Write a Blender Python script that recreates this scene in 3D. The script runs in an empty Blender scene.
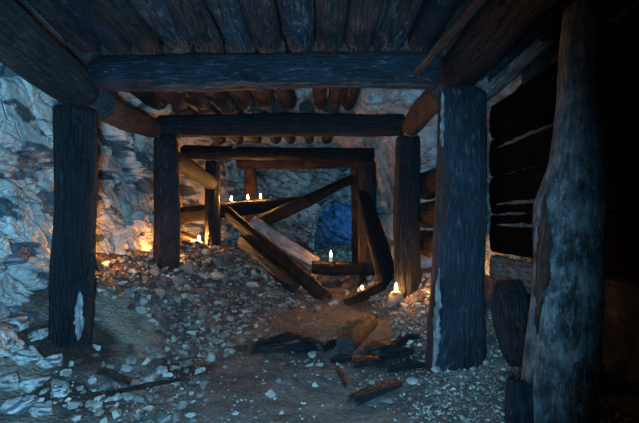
import bpy, bmesh, math, random
import numpy as np
from mathutils import Vector, Quaternion, Matrix, noise
from mathutils.bvhtree import BVHTree

SC = bpy.context.scene
COL = SC.collection
PI = math.pi
CAM = Vector((0.0, 0.0, 1.1))
F = 426.0


def P(px, py, d):
    """world point that lies d metres down the gallery"""
    return Vector(((px - 319.5) / F * d, d, CAM.z - (py - 211.5) / F * d))


# ------------------------------------------------------------------ materials
def new_mat(name):
    m = bpy.data.materials.new(name)
    m.use_nodes = True
    nt = m.node_tree
    b = nt.nodes['Principled BSDF']
    return m, nt, b


def N(nt, t, **kw):
    n = nt.nodes.new(t)
    for k, v in kw.items():
        if k in n.inputs.keys():
            n.inputs[k].default_value = v
        else:
            setattr(n, k, v)
    return n


def ramp(nt, stops):
    r = nt.nodes.new('ShaderNodeValToRGB')
    e = r.color_ramp.elements
    while len(e) < len(stops):
        e.new(0.5)
    for i, (p, c) in enumerate(stops):
        e[i].position = p
        e[i].color = (c[0], c[1], c[2], 1) if not isinstance(c, (int, float)) else (c, c, c, 1)
    return r


def mixc(nt, fac, a, b):
    n = nt.nodes.new('ShaderNodeMix')
    n.data_type = 'RGBA'
    L = nt.links
    for sock, v in ((n.inputs[0], fac), (n.inputs[6], a), (n.inputs[7], b)):
        if hasattr(v, 'is_output') or isinstance(v, bpy.types.NodeSocket):
            L.new(v, sock)
        elif isinstance(v, (int, float)):
            sock.default_value = v
        else:
            sock.default_value = (*v, 1)
    return n.outputs[2]


def wood_mat(name, dark, mid, pale, pale_lo=0.62, pale_hi=0.78, rough=0.62, fibre=1.0, bump=0.7, spec=0.35, scales=0.55):
    m, nt, b = new_mat(name)
    L = nt.links
    tc = N(nt, 'ShaderNodeTexCoord')
    oi = N(nt, 'ShaderNodeObjectInfo')
    add = N(nt, 'ShaderNodeVectorMath', operation='ADD')
    comb = N(nt, 'ShaderNodeCombineXYZ')
    mul = N(nt, 'ShaderNodeMath', operation='MULTIPLY')
    mul.inputs[1].default_value = 37.0
    L.new(oi.outputs['Random'], mul.inputs[0])
    L.new(mul.outputs[0], comb.inputs[2])
    L.new(tc.outputs['Object'], add.inputs[0])
    L.new(comb.outputs[0], add.inputs[1])
    mp = N(nt, 'ShaderNodeMapping')
    mp.inputs['Scale'].default_value = (1, 1, 0.13 * fibre)
    L.new(add.outputs[0], mp.inputs[0])
    fine = N(nt, 'ShaderNodeTexNoise', Scale=60.0, Detail=6.0, Roughness=0.7)
    L.new(mp.outputs[0], fine.inputs['Vector'])
    blot = N(nt, 'ShaderNodeTexNoise', Scale=5.0, Detail=5.0, Roughness=0.6)
    L.new(add.outputs[0], blot.inputs['Vector'])
    mp2 = N(nt, 'ShaderNodeMapping')
    mp2.inputs['Scale'].default_value = (1, 1, 0.3 * fibre)
    L.new(add.outputs[0], mp2.inputs[0])
    fleck = N(nt, 'ShaderNodeTexNoise', Scale=36.0, Detail=8.0, Roughness=0.8)
    L.new(mp2.outputs[0], fleck.inputs['Vector'])
    r1 = ramp(nt, [(0.34, dark), (0.7, mid)])
    L.new(blot.outputs['Fac'], r1.inputs[0])
    r2 = ramp(nt, [(0.32, 0.2), (0.68, 1.9)])
    L.new(fine.outputs['Fac'], r2.inputs[0])
    m1 = nt.nodes.new('ShaderNodeMix')
    m1.data_type = 'RGBA'
    m1.blend_type = 'MULTIPLY'
    m1.inputs[0].default_value = 1.0
    L.new(r1.outputs[0], m1.inputs[6])
    L.new(r2.outputs[0], m1.inputs[7])
    r3 = ramp(nt, [(pale_lo, 0.0), (pale_hi, 1.0)])
    L.new(fleck.outputs['Fac'], r3.inputs[0])
    c = mixc(nt, r3.outputs[0], m1.outputs[2], pale)
    L.new(c, b.inputs['Base Color'])
    b.inputs['Roughness'].default_value = rough
    b.inputs['Specular IOR Level'].default_value = spec
    mp3 = N(nt, 'ShaderNodeMapping')
    mp3.inputs['Scale'].default_value = (1, 1, 0.17 * fibre)
    L.new(add.outputs[0], mp3.inputs[0])
    vz = N(nt, 'ShaderNodeTexVoronoi', Scale=30.0, feature='DISTANCE_TO_EDGE')
    L.new(mp3.outputs[0], vz.inputs['Vector'])
    rz = ramp(nt, [(0.0, 0.0), (0.12, 1.0)])
    L.new(vz.outputs['Distance'], rz.inputs[0])
    fa = N(nt, 'ShaderNodeMath', operation='MULTIPLY_ADD')
    L.new(rz.outputs[0], fa.inputs[0])
    fa.inputs[1].default_value = scales
    L.new(fleck.outputs['Fac'], fa.inputs[2])
    hm = N(nt, 'ShaderNodeMath', operation='MULTIPLY_ADD')
    L.new(fine.outputs['Fac'], hm.inputs[0])
    hm.inputs[1].default_value = 0.9
    L.new(fa.outputs[0], hm.inputs[2])
    bp = N(nt, 'ShaderNodeBump', Strength=bump, Distance=0.02)
    L.new(hm.outputs[0], bp.inputs['Height'])
    L.new(bp.outputs[0], b.inputs['Normal'])
    return m


def rock_mat(name, base, second, rust, rust_amt=0.35, scale=1.0, rough=0.75, bump=0.6, crack=0.0, spec=0.35, rnd=False):
    m, nt, b = new_mat(name)
    L = nt.links
    tc = N(nt, 'ShaderNodeTexCoord')
    vec = tc.outputs['Object']
    if rnd:
        oi = N(nt, 'ShaderNodeObjectInfo')
        add = N(nt, 'ShaderNodeVectorMath', operation='ADD')
        mul = N(nt, 'ShaderNodeMath', operation='MULTIPLY')
        mul.inputs[1].default_value = 53.0
        L.new(oi.outputs['Random'], mul.inputs[0])
        L.new(vec, add.inputs[0])
        L.new(mul.outputs[0], add.inputs[1])
        vec = add.outputs[0]
    n1 = N(nt, 'ShaderNodeTexNoise', Scale=3.2 * scale, Detail=8.0, Roughness=0.65)
    n2 = N(nt, 'ShaderNodeTexNoise', Scale=1.7 * scale, Detail=6.0, Roughness=0.6, Distortion=0.6)
    n3 = N(nt, 'ShaderNodeTexNoise', Scale=38.0 * scale, Detail=6.0, Roughness=0.7)
    for n in (n1, n2, n3):
        L.new(vec, n.inputs['Vector'])
    r1 = ramp(nt, [(0.36, second), (0.62, base)])
    L.new(n1.outputs['Fac'], r1.inputs[0])
    r2 = ramp(nt, [(0.56, 0.0), (0.70, rust_amt)])
    L.new(n2.outputs['Fac'], r2.inputs[0])
    c = mixc(nt, r2.outputs[0], r1.outputs[0], rust)
    r3 = ramp(nt, [(0.3, 0.7), (0.7, 1.2)])
    L.new(n3.outputs['Fac'], r3.inputs[0])
    mm = nt.nodes.new('ShaderNodeMix')
    mm.data_type = 'RGBA'
    mm.blend_type = 'MULTIPLY'
    mm.inputs[0].default_value = 1.0
    L.new(c, mm.inputs[6])
    L.new(r3.outputs[0], mm.inputs[7])
    out = mm.outputs[2]
    hsock = n3.outputs['Fac']
    if crack > 0:
        mpn = N(nt, 'ShaderNodeTexNoise', Scale=2.2, Detail=4.0)
        L.new(vec, mpn.inputs['Vector'])
        va = N(nt, 'ShaderNodeVectorMath', operation='MULTIPLY_ADD')
        L.new(mpn.outputs['Color'], va.inputs[0])
        va.inputs[1].default_value = (0.5, 0.5, 0.5)
        L.new(vec, va.inputs[2])
        mp = N(nt, 'ShaderNodeMapping')
        mp.inputs['Scale'].default_value = (1, 1.4, 2.3)
        L.new(va.outputs[0], mp.inputs[0])
        vo = N(nt, 'ShaderNodeTexVoronoi', Scale=2.1, feature='DISTANCE_TO_EDGE')
        L.new(mp.outputs[0], vo.inputs['Vector'])
        rc = ramp(nt, [(0.0, 0.0), (0.035, 1.0)])
        L.new(vo.outputs['Distance'], rc.inputs[0])
        hm = N(nt, 'ShaderNodeMath', operation='MULTIPLY_ADD')
        L.new(rc.outputs[0], hm.inputs[0])
        hm.inputs[1].default_value = crack
        L.new(n3.outputs['Fac'], hm.inputs[2])
        hsock = hm.outputs[0]
    L.new(out, b.inputs['Base Color'])
    b.inputs['Roughness'].default_value = rough
    b.inputs['Specular IOR Level'].default_value = spec
    bp = N(nt, 'ShaderNodeBump', Strength=bump, Distance=0.02)
    L.new(hsock, bp.inputs['Height'])
    L.new(bp.outputs[0], b.inputs['Normal'])
    return m


def plain_mat(name, col, rough=0.6, metal=0.0, spec=0.4, emit=0.0, ecol=None):
    m, nt, b = new_mat(name)
    b.inputs['Base Color'].default_value = (*col, 1)
    b.inputs['Roughness'].default_value = rough
    b.inputs['Metallic'].default_value = metal
    b.inputs['Specular IOR Level'].default_value = spec
    if emit:
        b.inputs['Emission Color'].default_value = (*(ecol or col), 1)
        b.inputs['Emission Strength'].default_value = emit
    return m


M = {}
M['char'] = wood_mat('charred_wood', (0.002, 0.0025, 0.003), (0.0045, 0.0060, 0.0085), (0.075, 0.08, 0.085), 0.58, 0.86, spec=0.2, bump=1.0)
M['char_grey'] = wood_mat('charred_grey_wood', (0.0015, 0.002, 0.003), (0.0078, 0.0125, 0.019), (0.15, 0.16, 0.17), 0.56, 0.82, spec=0.2, bump=1.0, scales=0.3)
M['brown'] = wood_mat('old_brown_wood', (0.005, 0.004, 0.004), (0.026, 0.0165, 0.0145), (0.15, 0.13, 0.125), 0.60, 0.86, spec=0.2, bump=1.0)
M['rust_wood'] = wood_mat('red_brown_wood', (0.014, 0.007, 0.005), (0.07, 0.033, 0.022), (0.26, 0.19, 0.16), 0.62, 0.88, spec=0.2, bump=1.0)
M['pale_wood'] = wood_mat('bleached_split_wood', (0.04, 0.034, 0.03), (0.16, 0.14, 0.125), (0.36, 0.33, 0.31), 0.5, 0.8, bump=1.0)
M['trunk'] = wood_mat('weathered_trunk_wood', (0.014, 0.015, 0.017), (0.19, 0.19, 0.185), (0.36, 0.36, 0.35), 0.50, 0.80, fibre=1.8, bump=0.8, scales=0.1)
M['pole_grey'] = wood_mat('sooty_pole_bark', (0.005, 0.006, 0.008), (0.022, 0.027, 0.036), (0.22, 0.23, 0.24), 0.52, 0.78, spec=0.22, bump=1.1)
M['pole_red'] = wood_mat('red_pole_bark', (0.010, 0.006, 0.006), (0.052, 0.029, 0.024), (0.19, 0.17, 0.165), 0.55, 0.84, spec=0.22, bump=1.1)
M['soot'] = wood_mat('burnt_black_wood', (0.001, 0.001, 0.001), (0.0025, 0.0025, 0.0027), (0.016, 0.017, 0.018), 0.7, 0.9, spec=0.03, bump=1.0)
M['grain'] = wood_mat('cut_end_grain', (0.007, 0.006, 0.005), (0.024, 0.019, 0.016), (0.07, 0.06, 0.055), 0.6, 0.85, fibre=7)
M['bark'] = wood_mat('loose_bark', (0.006, 0.006, 0.006), (0.024, 0.02, 0.019), (0.13, 0.125, 0.12), 0.58, 0.84, bump=1.2, spec=0.2)

M['wall'] = rock_mat('pale_slate_rock', (0.38, 0.345, 0.295), (0.15, 0.145, 0.135), (0.50, 0.26, 0.165), 0.85, crack=2.0, bump=0.5)
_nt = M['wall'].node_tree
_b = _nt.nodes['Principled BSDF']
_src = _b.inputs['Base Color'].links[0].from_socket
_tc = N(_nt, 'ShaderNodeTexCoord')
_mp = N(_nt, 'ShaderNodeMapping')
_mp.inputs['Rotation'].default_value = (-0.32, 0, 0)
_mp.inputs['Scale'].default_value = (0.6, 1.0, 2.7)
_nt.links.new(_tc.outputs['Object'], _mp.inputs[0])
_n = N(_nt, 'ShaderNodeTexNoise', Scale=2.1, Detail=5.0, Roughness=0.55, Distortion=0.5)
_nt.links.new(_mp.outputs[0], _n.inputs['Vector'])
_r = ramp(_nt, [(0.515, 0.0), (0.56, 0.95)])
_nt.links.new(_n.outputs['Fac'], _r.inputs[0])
_nt.links.new(mixc(_nt, _r.outputs[0], _src, (0.03, 0.038, 0.046)), _b.inputs['Base Color'])  # dark bands painted in as the shade of ledges and crevices
M['wall_dim'] = rock_mat('grey_rock', (0.32, 0.28, 0.255), (0.11, 0.105, 0.10), (0.25, 0.145, 0.10), 0.5, crack=0.8)
M['wall_back'] = rock_mat('far_rock', (0.28, 0.29, 0.30), (0.06, 0.065, 0.07), (0.25, 0.22, 0.2), 0.3, crack=0.5)
M['dark_rock'] = rock_mat('sooty_rock', (0.03, 0.028, 0.027), (0.012, 0.012, 0.012), (0.04, 0.025, 0.02), 0.3)  # rock with shade put into its colour, for gaps behind the timber
M['r_pale'] = rock_mat('pale_stone', (0.36, 0.315, 0.26), (0.17, 0.148, 0.12), (0.42, 0.3, 0.22), 0.3, 2.0, rnd=True)
M['r_grey'] = rock_mat('grey_stone', (0.18, 0.155, 0.125), (0.075, 0.068, 0.06), (0.26, 0.15, 0.09), 0.35, 2.0, rnd=True)
M['r_rust'] = rock_mat('rusty_stone', (0.19, 0.105, 0.07), (0.08, 0.05, 0.038), (0.32, 0.15, 0.07), 0.7, 2.0, rnd=True)
M['r_dark'] = rock_mat('dark_stone', (0.04, 0.037, 0.035), (0.018, 0.017, 0.016), (0.09, 0.05, 0.035), 0.4, 2.0, rnd=True)
M['alu'] = plain_mat('thin_aluminium', (0.7, 0.7, 0.7), 0.35, 1.0)
M['pink_wood'] = wood_mat('pinkish_split_wood', (0.10, 0.08, 0.075), (0.33, 0.27, 0.25), (0.5, 0.45, 0.43), 0.5, 0.8, bump=1.0, scales=0.1)
M['wax'] = plain_mat('candle_wax', (0.75, 0.68, 0.55), 0.4)
M['wick'] = plain_mat('burnt_wick', (0.02, 0.02, 0.02), 0.9)


def flame_mat(name, strength):
    return plain_mat(name, (1.0, 0.5, 0.15), 0.5, emit=strength, ecol=(1.0, 0.44, 0.11))


# floor: brown soil, with darker damp soil patches and paler clay dust stored per vertex
def floor_mat():
    m, nt, b = new_mat('trodden_mine_soil')
    L = nt.links
    tc = N(nt, 'ShaderNodeTexCoord')
    vec = tc.outputs['Object']
    n1 = N(nt, 'ShaderNodeTexNoise', Scale=2.6, Detail=8.0, Roughness=0.65)
    n2 = N(nt, 'ShaderNodeTexNoise', Scale=45.0, Detail=6.0, Roughness=0.75)
    n4 = N(nt, 'ShaderNodeTexNoise', Scale=9.0, Detail=6.0, Roughness=0.7)
    vo = N(nt, 'ShaderNodeTexVoronoi', Scale=55.0)
    for n in (n1, n2, vo, n4):
        L.new(vec, n.inputs['Vector'])
    r1 = ramp(nt, [(0.34, (0.055, 0.037, 0.029)), (0.66, (0.165, 0.118, 0.092))])
    L.new(n1.outputs['Fac'], r1.inputs[0])
    r4 = ramp(nt, [(0.35, 0.5), (0.65, 1.15)])
    L.new(n4.outputs['Fac'], r4.inputs[0])
    at = N(nt, 'ShaderNodeAttribute', attribute_name='dust')
    c = mixc(nt, at.outputs['Fac'], r1.outputs[0], (0.23, 0.17, 0.12))
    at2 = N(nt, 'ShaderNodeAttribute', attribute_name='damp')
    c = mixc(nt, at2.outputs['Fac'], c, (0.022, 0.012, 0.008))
    mm = nt.nodes.new('ShaderNodeMix')
    mm.data_type = 'RGBA'
    mm.blend_type = 'MULTIPLY'
    mm.inputs[0].default_value = 1.0
    L.new(c, mm.inputs[6])
    L.new(r4.outputs[0], mm.inputs[7])
    rp = ramp(nt, [(0.56, 0.0), (0.72, 0.5)])
    L.new(n2.outputs['Fac'], rp.inputs[0])
    c = mixc(nt, rp.outputs[0], mm.outputs[2], (0.26, 0.22, 0.18))
    L.new(c, b.inputs['Base Color'])
    b.inputs['Roughness'].default_value = 0.8
    b.inputs['Specular IOR Level'].default_value = 0.25
    hm = N(nt, 'ShaderNodeMath', operation='MULTIPLY_ADD')
    L.new(vo.outputs['Distance'], hm.inputs[0])
    hm.inputs[1].default_value = -0.7
    L.new(n2.outputs['Fac'], hm.inputs[2])
    bp = N(nt, 'ShaderNodeBump', Strength=0.9, Distance=0.025)
    L.new(hm.outputs[0], bp.inputs['Height'])
    L.new(bp.outputs[0], b.inputs['Normal'])
    return m


M['floor'] = floor_mat()


# ------------------------------------------------------------------ object helpers
def link(name, me, mat=None, parent=None, smooth=True):
    o = bpy.data.objects.new(name, me)
    COL.objects.link(o)
    if mat is not None and not me.materials:
        me.materials.append(mat)
    if smooth is not None:
        me.polygons.foreach_set('use_smooth', [smooth] * len(me.polygons))
    if parent is not None:
        o.parent = parent
    return o


def tag(o, label, cat, group=None, kind='thing'):
    o['label'] = label
    o['category'] = cat
    o['kind'] = kind
    if group:
        o['group'] = group
    return o


def structure(o, label=None):
    o['kind'] = 'structure'
    if label:
        o['label'] = label
    return o


def mesh_pydata(name, v, f):
    me = bpy.data.meshes.new(name)
    me.from_pydata(v, [], f)
    me.update()
    return me


# ------------------------------------------------------------------ ground
XS = [-2.6, -2.3, -1.75, -1.5, -1.3, -1.1, -0.9, -0.5, -0.1, 0.4, 0.65, 0.95, 1.25, 1.8]
PROF = [
    (0.3, [.50, .40, .20, .10, .03, .0, 0, 0, 0, 0, .02, .06, .10, .15]),
    (1.7, [.55, .45, .25, .13, .05, .0, 0, 0, 0, 0, .01, .05, .10, .15]),
    (2.2, [.60, .50, .25, .15, .08, .02, 0, 0, 0, 0, .04, .09, .14, .2]),
    (2.6, [.60, .48, .25, .15, .08, .02, 0, 0, 0, 0, .02, .11, .22, .3]),
    (2.95, [.60, .50, .27, .19, .12, .03, 0, 0, 0, 0, 0, .12, .26, .33]),
    (3.35, [.80, .74, .54, .35, .18, .05, .0, 0, 0, 0, .02, .19, .35, .42]),
    (4.6, [.85, .80, .58, .48, .35, .20, .04, 0, 0, 0, .02, .22, .45, .55]),
    (5.5, [.85, .82, .56, .50, .44, .36, .28, .13, .02, 0, .02, .22, .45, .55]),
    (7.0, [.80, .75, .50, .46, .42, .36, .28, .14, .02, 0, .02, .25, .45, .55]),
    (8.5, [.60, .55, .35, .30, .26, .2, .15, .1, .06, .05, .08, .2, .3, .4]),
    (11.0, [.25, .2, .15, .12, .1, .1, .1, .06, .05, .05, .05, .06, .12, .2]),
    (16.0, [.1] * 14),
]
PY = np.array([p[0] for p in PROF])


def ground0(x, y):
    cols = [np.interp(x, XS, p[1]) for p in PROF]
    return float(np.interp(y, PY, cols))


def rough_amt(x, y):
    # rubble banks are lumpy, the trodden path is not
    lo = -1.0 if y < 4.8 else -0.5
    a = 1.0 if x < lo else (0.7 if x > 0.7 else 0.25)
    return a


def ground(x, y):
    z = ground0(x, y)
    a = rough_amt(x, y)
    n = noise.fractal(Vector((x * 2.3, y * 2.3, 3.1)), 1.0, 2.0, 5) * 0.045
    n += noise.fractal(Vector((x * 9, y * 9, 8.4)), 1.0, 2.0, 3) * 0.014
    return z + n * (0.3 + a * 0.75)


def ground_hit(px, py):
    d = 1.2
    step = 0.03
    while d < 14:
        p = P(px, py, d)
        if p.z <= ground(p.x, p.y):
            lo, hi = d - step, d
            for _ in range(7):
                mdl = (lo + hi) / 2
                q = P(px, py, mdl)
                if q.z <= ground(q.x, q.y):
                    hi = mdl
                else:
                    lo = mdl
            return P(px, py, hi)
        d += step
    return P(px, py, 12)


def build_floor():
    xs = np.arange(-2.6, 1.95, 0.025)
    ys = np.concatenate([np.arange(0.3, 1.7, 0.06), np.arange(1.7, 6.0, 0.025), np.arange(6.0, 9.0, 0.05), np.arange(9.0, 15.6, 0.15)])
    v, dust, damp = [], [], []
    for y in ys:
        for x in xs:
            x, y = float(x), float(y)
            z = ground(x, y)
            v.append((x, y, z))
            # clay slope on the mound right of the nearest left post
            d1 = math.hypot((x + 1.42) / 0.30, (y - 3.15) / 0.42)
            d4 = math.hypot((x + 1.75) / 0.22, (y - 2.45) / 0.35)
            nz = noise.noise(Vector((x * 7, y * 7, 1.0))) * 0.35
            du = max(0, min(1, (1.15 - d1 + nz) * 1.6)) + max(0, min(1, (1.1 - d4 + nz) * 1.5))
            # the open trodden stretch beyond the charred fragments
            d5 = math.hypot((x - 0.05) / 0.6, (y - 4.6) / 0.7)
            du += 0.35 * max(0, min(1, (1.1 - d5 + nz) * 2))
            dust.append(min(1, du))
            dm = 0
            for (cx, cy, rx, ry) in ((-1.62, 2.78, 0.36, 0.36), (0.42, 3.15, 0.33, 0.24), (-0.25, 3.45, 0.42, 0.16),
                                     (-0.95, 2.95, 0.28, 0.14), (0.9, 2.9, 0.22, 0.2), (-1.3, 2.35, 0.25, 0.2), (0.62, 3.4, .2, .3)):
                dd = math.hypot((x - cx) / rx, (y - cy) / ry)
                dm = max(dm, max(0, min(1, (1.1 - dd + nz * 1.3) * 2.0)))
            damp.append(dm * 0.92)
    nx = len(xs)
    f = []
    for j in range(len(ys) - 1):
        for i in range(nx - 1):
            a = j * nx + i
            f.append((a, a + 1, a + 1 + nx, a + nx))
    me = mesh_pydata('floor', v, f)
    for nm, vals in (('dust', dust), ('damp', damp)):
        at = me.attributes.new(nm, 'FLOAT', 'POINT')
        at.data.foreach_set('value', vals)
    o = link('floor', me, M['floor'])
    structure(o, 'trodden brown soil floor of the mine gallery rising into rubble banks')
    return o


FLOOR = build_floor()


# ------------------------------------------------------------------ rock shell
def hash3(p, s):
    q = math.sin(p[0] * 127.1 + p[1] * 311.7 + p[2] * 74.7 + s * 53.3) * 43758.5453
    return q - math.floor(q)


def chisel(u, v, sx, sy, seed, shear=0.35):
    """broken-slab relief: each cell is a tilted facet with its own offset"""
    w = noise.noise_vector(Vector((u * 1.3, v * 1.3, seed * 1.7))) * 0.18
    p = Vector(((u + w.x) * sx, (v + w.y + u * shear) * sy, seed * 9.1))
    dist, pts = noise.voronoi(p)
    c = pts[0]
    off = hash3(c, 1) - 0.5
    tx, ty = hash3(c, 2) - 0.5, hash3(c, 3) - 0.6
    gap = dist[1] - dist[0]
    groove = -max(0.0, 1 - gap / 0.07) * 0.25
    return off + tx * (p.x - c.x) * 0.9 + ty * (p.y - c.y) * 0.9 + groove


def relief(u, v, seed, big=0.13, small=0.05, fine=0.015):
    return (big * chisel(u, v, 1.1, 2.0, seed) + small * chisel(u, v, 2.6, 6.4, seed + 3) +
            0.22 * small * chisel(u, v, 6.0, 13, seed + 5) + fine * noise.fractal(Vector((u * 8, v * 8, seed)), 1, 2, 4))


def sheet(name, us, vs, fn, mat, keep=None, label=None):
    nu = len(us)
    v = [tuple(fn(float(a), float(b))) for b in vs for a in us]
    f = []
    for j in range(len(vs) - 1):
        for i in range(nu - 1):
            if keep and not keep(float(us[i]) / 2 + float(us[i + 1]) / 2, float(vs[j]) / 2 + float(vs[j + 1]) / 2):
                continue
            a = j * nu + i
            f.append((a, a + 1, a + 1 + nu, a + nu))
    me = mesh_pydata(name, v, f)
    o = link(name, me, mat, smooth=False)
    return structure(o, label)


def sst(a, b, x):
    t = max(0.0, min(1.0, (x - a) / (b - a)))
    return t * t * (3 - 2 * t)


def left_wall(y, z):
    x = -2.02 - 0.36 * sst(5.2, 5.9, y) * (1 - sst(7.4, 8.4, y)) + 0.14 * sst(8, 11, y)
    x += 0.10 * max(0, 0.8 - z) * (1 - sst(3, 3.6, y))
    x += 0.25 * sst(2.2, 2.6, z)
    x += 0.12 * (1 - sst(0.12, 0.55, z)) * (1 - sst(2.45, 2.75, y))
    x -= 0.20 * math.exp(-((y - 3.75) / 0.28) ** 2 - ((z - 0.7) / 0.3) ** 2)
    k = sst(1.0, 1.4, z) * (1 - sst(2.8, 3.2, y))
    d = relief(y, z, 2.0, 0.16 * (1 - k) + 0.12 * k, 0.10 * (1 - k) + 0.022 * k, 0.012)
    return (x + d, y, z)


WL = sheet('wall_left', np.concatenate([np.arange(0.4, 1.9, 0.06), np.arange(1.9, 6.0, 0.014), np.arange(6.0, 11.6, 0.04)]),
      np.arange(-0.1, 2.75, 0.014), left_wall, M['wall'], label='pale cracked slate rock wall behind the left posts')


WL.data.materials.append(M['dark_rock'])  # shade above the near side beam painted as dark rock
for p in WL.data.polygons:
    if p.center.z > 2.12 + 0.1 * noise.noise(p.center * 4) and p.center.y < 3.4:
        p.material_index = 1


def right_wall(y, z):
    x = 1.62 - 0.52 * sst(4.4, 5.3, y) + 0.35 * sst(7.2, 8.6, y) + 0.3 * sst(9, 11, y)
    x -= 0.28 * sst(1.2, 2.3, z) * sst(4.0, 5.0, y) * (1 - sst(7.4, 8.2, y))
    return (x - relief(y, z, 11.0, 0.16, 0.06, 0.015), y, z)


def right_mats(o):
    # the near stretch behind the lagging has its shade painted in, the stretch past it bare rock
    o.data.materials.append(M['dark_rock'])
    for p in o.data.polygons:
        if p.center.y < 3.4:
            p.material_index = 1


o = sheet('wall_right', np.concatenate([np.arange(0.4, 3.2, 0.06), np.arange(3.2, 8.0, 0.025), np.arange(8.0, 11.6, 0.06)]),
          np.arange(-0.1, 2.75, 0.03), right_wall, M['wall_dim'], label='grey rock wall behind the right posts')
right_mats(o)


def ceil_(x, y):
    z = 2.62 - 0.26 * sst(0.35, 0.55, x) * sst(3.1, 3.5, y) - 0.12 * sst(7.2, 8.4, y)
    z -= 0.25 * sst(0.9, 1.4, x) * sst(3.6, 4.6, y)
    return (x, y, z + relief(x, y, 21.0, 0.12, 0.05, 0.015))


CE = sheet('ceiling', np.arange(-2.5, 1.9, 0.035), np.concatenate([np.arange(0.4, 3.0, 0.08), np.arange(3.0, 9.0, 0.04), np.arange(9.0, 11.7, 0.06)]),
      ceil_, M['wall_dim'], label='rough rock roof above the poles')

CE.data.materials.append(M['dark_rock'])  # near roof painted dark, as shade seen between the poles
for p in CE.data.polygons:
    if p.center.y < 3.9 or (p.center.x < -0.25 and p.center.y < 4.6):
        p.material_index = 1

AX, AW, AH = 0.62, 0.74, 1.44


def in_arch(x, z):
    u = (x - AX) / AW
    return abs(u) < 1 and z < AH * (1 - 0.55 * u * u * abs(u)) + 0.30 * noise.noise(Vector((x * 2.3, z * 2.3, 4))) + 0.12 * noise.noise(Vector((x * 7, z * 7, 0)))


def back_wall(x, z):
    y = 11.3 + relief(x, z, 31.0, 0.4, 0.14, 0.03) - 0.3 * sst(1.2, 2.4, z)
    return (x, y, z)


sheet('wall_back', np.arange(-2.5, 2.2, 0.03), np.arange(-0.2, 2.85, 0.03), back_wall, M['wall_back'],
      keep=lambda x, z: not in_arch(x, z), label='far rock face with a low dark opening')


def drift(t, y):
    # side walls and roof of the low drift that goes on behind the opening, t runs round the arch
    u = -1.12 + 2.24 * t
    z = AH * 1.03 * (1 - 0.5 * abs(u / 1.12) ** 3)
    if t < 0.18:
        u, z = -1.12, AH * 0.52 * (t / 0.18)
    elif t > 0.82:
        u, z = 1.12, AH * 0.52 * ((1 - t) / 0.18)
    else:
        u = -1.12 + 2.24 * (t - 0.18) / 0.64
        z = AH * (0.52 + 0.53 * (1 - abs(u / 1.12) ** 2.6))
    r = relief(t * 4, y, 41.0, 0.18, 0.08, 0.02)
    return (AX + u * AW * (1 + r * 0.5), y, z * (1 + r * 0.3))


sheet('wall_drift', np.linspace(0, 1, 90), np.arange(11.0, 14.9, 0.05), drift, M['wall_back'], label='rock walls of the low drift behind the opening')
sheet('wall_end', np.arange(-0.6, 1.9, 0.04), np.arange(-0.1, 1.8, 0.04), lambda x, z: (x, 14.7 + relief(x, z, 51, .3, .1, .02), z),
      M['wall_back'], label='rock face closing the low drift')


# ------------------------------------------------------------------ timber
class Log:
    pass


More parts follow.
